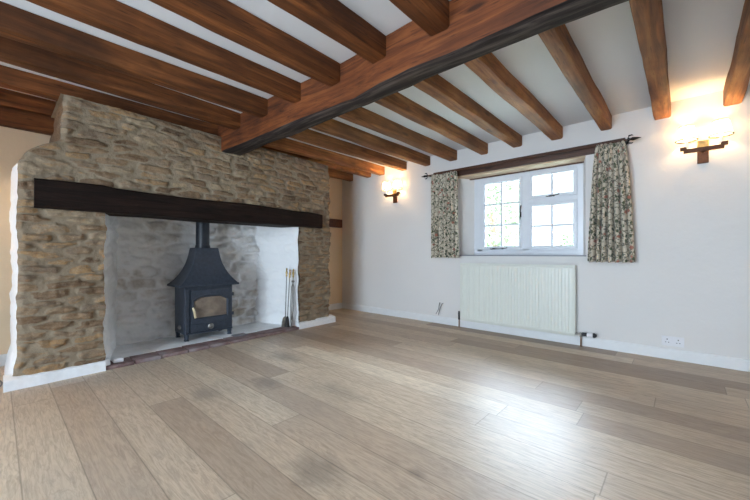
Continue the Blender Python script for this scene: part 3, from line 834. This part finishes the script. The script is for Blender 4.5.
m.loft([rg(outer, X), rg(outer, X+.020), rg(mid, X+.020), rg(mid, X+.027), rg(inner, X+.027), rg(inner2, X+.012), rg(inner2, X+.001)], cap=False)
dr = m.build('door', M['stove'], t, smooth='auto')
m = MB(); m.box(X+.002, X+.010, gy0, gy1, gz0, gz1-.02); m.build('door_glass', M['stove_glass'], dr)
m = MB(); m.tube([(X+.015, 1.395, .365), (X+.045, 1.395, .372)], .009, 10); c = m.build('latch', M['stove'], dr, smooth='auto')
m = MB(); m.tube([(X+.048, 1.388, .385), (X+.052, 1.400, .34), (X+.05, 1.412, .272)], [.010,.012,.011], 10); h = m.build('door_handle', M['pale_handle'], dr, smooth='auto'); h['label'] = 'pale brass door handle'
for zz in (.27, .49):
    m = MB(); m.tube([(X+.012, SY1+.002, zz-.018), (X+.012, SY1+.002, zz+.018)], .010, 10); m.box(X, X+.02, SY1-.02, SY1+.004, zz-.008, zz+.008); m.build('hinge', M['stove'], t, smooth='auto')
m = MB(); m.box(X, X+.012, y0, y1, .118, .197); ap = m.build('ash_door', M['stove'], t, bevel=.003)
m = MB(); m.lathe((X+.012, 1.585, .158), [(.030,0),(.032,.008),(.026,.014),(.010,.018),(.010,.026),(.012,.034),(.004,.038)], 20, 0); m.build('vent_knob', M['steel'], ap, smooth='auto')
m = MB(); m.box(SX-.002, SX+.012, SY0+.004, SY0+.045, .12, .57); m.build('side_strip', M['stove'], t, bevel=.003)
m = MB(); m.lathe((SX-.10, SY0, .17), [(.004,0),(.022,-.006),(.022,-.02),(.008,-.03)], 16, 1); m.build('side_knob', M['steel'], t, smooth='auto')
origin(t, (-4.0, 1.577, Z0))

# ================================================================== FIRE TOOLS
def tool(label, name, foot, top, kind):
    t = thing(name, label, 'fire tool', 'fire irons leaning in the fireplace')
    F, T = Vector(foot), Vector(top); d = (T-F).normalized()
    m = MB(); m.tube([F+d*.09, T-d*.10], .0055, 8); m.build('shaft', M['steel'], t, smooth='auto')
    m = MB(); m.tube([T-d*.11, T-d*.10, T-d*.085, T-d*.06, T-d*.035, T-d*.03, T-d*.015, T], [.006,.012,.009,.014,.010,.006,.013,.002], 12); m.build('handle', M['brass'], t, smooth='auto')
    side = Vector((0, 1, 0)) if abs(d.y) < .9 else Vector((1,0,0)); s = d.cross(Vector((1,0,0))).normalized(); nrm = d.cross(s).normalized()
    m = MB()
    if kind == 'poker':
        m.tube([F+d*.095, F+d*.04, F], [.006,.006,.002], 8); m.tube([F+d*.05, F+d*.035+s*.03, F+d*.02+s*.045], [.005,.005,.002], 8)
    elif kind == 'shovel':
        r = []
        for k, w in ((.13,.008),(.11,.03),(.06,.042),(.0,.045)):
            P = F+d*k; r.append([P-s*w+nrm*.012, P-s*w, P+s*w, P+s*w+nrm*.012, P+s*(w-.003)+nrm*.012, P+s*(w-.003)+nrm*.003, P-s*(w-.003)+nrm*.003, P-s*(w-.003)+nrm*.012])
        m.loft(r)
    elif kind == 'brush':
        m.tube([F+d*.13, F+d*.10, F+d*.09, F+d*.0], [.008,.018,.020,.034], 12)
    else:
        for q in (-1, 1):
            m.tube([F+d*.55, F+d*.5+s*q*.018, F+d*.25+s*q*.022, F+d*.03+s*q*.006, F+s*q*.012], [.005]*5, 8)
        m.lathe((T-d*.16), [(.016,-.01),(.016,.01)], 12, 0)
    m.build({'poker': 'hook', 'shovel': 'blade', 'brush': 'bristles', 'tongs': 'tong_arm'}[kind], M['iron'] if kind in ('brush',) else M['steel'], t, smooth='auto')
    origin(t, F)
tool('steel fire shovel with brass handle, leftmost tool leaning at the right cheek', 'fire_shovel', (-3.66, 2.40, .045), (-3.69, 2.445, .775), 'shovel')
tool('hearth brush with brass handle, middle tool leaning at the right cheek', 'hearth_brush', (-3.655, 2.425, .045), (-3.665, 2.475, .76), 'brush')
tool('steel fire tongs with brass top, rightmost tool leaning at the right cheek', 'fire_tongs', (-3.64, 2.475, .035), (-3.64, 2.51, .765), 'tongs')
# small white blocks at the left foot of the opening
m = MB(); m.box(-3.66, -3.56, .665, .735, .028, .062); o = m.build('painted_brick', M['plinth'], bevel=.006); tag(o, 'small white painted brick lying on the hearth edge by the left pier', 'brick'); origin(o, (-3.6, .7, .028))
m = MB(); m.loft([[(-3.62,.585,.028),(-3.52,.585,.028),(-3.52,.64,.028),(-3.62,.64,.028)], [(-3.615,.59,.085),(-3.53,.592,.08),(-3.532,.635,.078),(-3.615,.632,.088)]]); o = m.build('painted_stone', M['plinth'], bevel=.01); tag(o, 'upright white painted stone against the foot of the left pier', 'stone'); origin(o, (-3.57, .61, .028))

# ================================================================== OUTSIDE
m = MB(); m.box(-30, 30, D+.5, 50, -.5, -.3); o = m.build('ground', M['grass']); struct(o)
def shrub(label, name, c, r, n, size, seed, trunk=True):
    rg = random.Random(seed); t = thing(name, label, 'tree' if trunk else 'shrub')
    m = MB()
    for k in range(n):
        while True:
            p = Vector((rg.uniform(-1,1), rg.uniform(-1,1), rg.uniform(-1,1)))
            if .35 < p.length < 1: break
        q = Vector((p.x*r[0], p.y*r[1], p.z*r[2]))*(1+.18*math.sin(p.x*7+seed)*math.cos(p.z*9)); P = Vector(c)+q
        a = Vector((rg.uniform(-1,1), rg.uniform(-1,1), rg.uniform(-1,1))).normalized(); b = a.orthogonal().normalized(); s = size*rg.uniform(.6,1.3)
        m.add([P-a*s, P-b*s*.45+a*.1*s, P+a*s, P+b*s*.45+a*.1*s], [(0,1,2,3)])
    m.build('foliage', M['leaf'], t)
    if trunk:
        m = MB(); base = Vector((c[0], c[1], -.3)); m.tube([base, base+Vector((.05,.02,(c[2]+.3)*.6)), Vector(c)], [.12,.09,.04], 10); m.build('trunk', M['bark'], t, smooth='auto')
    origin(t, (c[0], c[1], -.3))
shrub('leafy green garden tree seen through the left casement', 'garden_tree', (-3.85, 9.0, 2.2), (1.0, .9, 1.75), 2800, .075, 3)
shrub('small rounded shrub seen low in the right casement', 'garden_shrub', (-3.6, 15.6, .75), (.55, .5, 1.15), 1100, .085, 5, False)

# ================================================================== LIGHT
LOW_BACK, LOW_FRONT, HIGH_BACK, HIGH_FRONT = 7.4, .75, 12.0, 25.0
w = bpy.data.worlds.new('World'); bpy.context.scene.world = w; w.use_nodes = True
nt = w.node_tree; bg = nt.nodes['Background']
bg.inputs[0].default_value = (.70, .85, 1, 1); tcw = nt.nodes.new('ShaderNodeTexCoord'); sx = nt.nodes.new('ShaderNodeSeparateXYZ'); nt.links.new(tcw.outputs['Generated'], sx.inputs[0])
def mrange(inp, a, b, c, d):
    mr = nt.nodes.new('ShaderNodeMapRange'); mr.interpolation_type = 'SMOOTHSTEP'; nt.links.new(inp, mr.inputs[0])
    for k, v in zip((1, 2, 3, 4), (a, b, c, d)):
        if isinstance(v, (int, float)): mr.inputs[k].default_value = v
        else: nt.links.new(v, mr.inputs[k])
    return mr.outputs[0]
low = mrange(sx.outputs[1], -.3, .3, LOW_BACK, LOW_FRONT); high = mrange(sx.outputs[1], -.3, .3, HIGH_BACK, HIGH_FRONT)
nt.links.new(mrange(sx.outputs[2], .26, .42, low, high), bg.inputs[1])   # overcast: bright overhead, dimmer towards the horizon
def portal(x0, x1, z0, z1, y, rz):
    ld = bpy.data.lights.new('sky_portal', 'AREA'); ld.shape = 'RECTANGLE'; ld.size = x1-x0; ld.size_y = z1-z0
    ld.cycles.is_portal = True
    o = bpy.data.objects.new('sky_portal', ld); C.objects.link(o); o.location = ((x0+x1)/2, y, (z0+z1)/2); o.rotation_euler = (PI/2, 0, rz)
portal(fx0, fx1, fz0, fz1, YF+.12, PI if False else 0)
portal(-2.30, .10, .02, 2.08, YB-.32, PI)
for o in C.objects:
    if o.name.startswith('sky_portal'): pass
# area light local -Z must point into the room: rotation_euler.x=+90deg points -Z to +Y
po = [o for o in C.objects if o.name.startswith('sky_portal')]
po[0].rotation_euler = (-PI/2, 0, 0); po[1].rotation_euler = (PI/2, 0, 0)

settle()
# ================================================================== CAMERA
cam = bpy.data.cameras.new('camera'); co = bpy.data.objects.new('camera', cam); C.objects.link(co)
cam.sensor_width = 36; cam.lens = 341.6/750*36; cam.shift_y = 4/750; cam.clip_start = .02
co.location = (0, 0, .95); co.rotation_euler = (PI/2, 0, math.radians(42))
sc = bpy.context.scene; sc.camera = co
sc.view_settings.view_transform = 'Standard'; sc.view_settings.look = 'None'; sc.view_settings.gamma = 1
sc.view_settings.exposure = 1.65
sc.view_settings.use_curve_mapping = False
sc.cycles.max_bounces = 10; sc.cycles.diffuse_bounces = 6; sc.cycles.transparent_max_bounces = 12
sc.cycles.use_denoising = True
sc.cycles.sample_clamp_indirect = 8
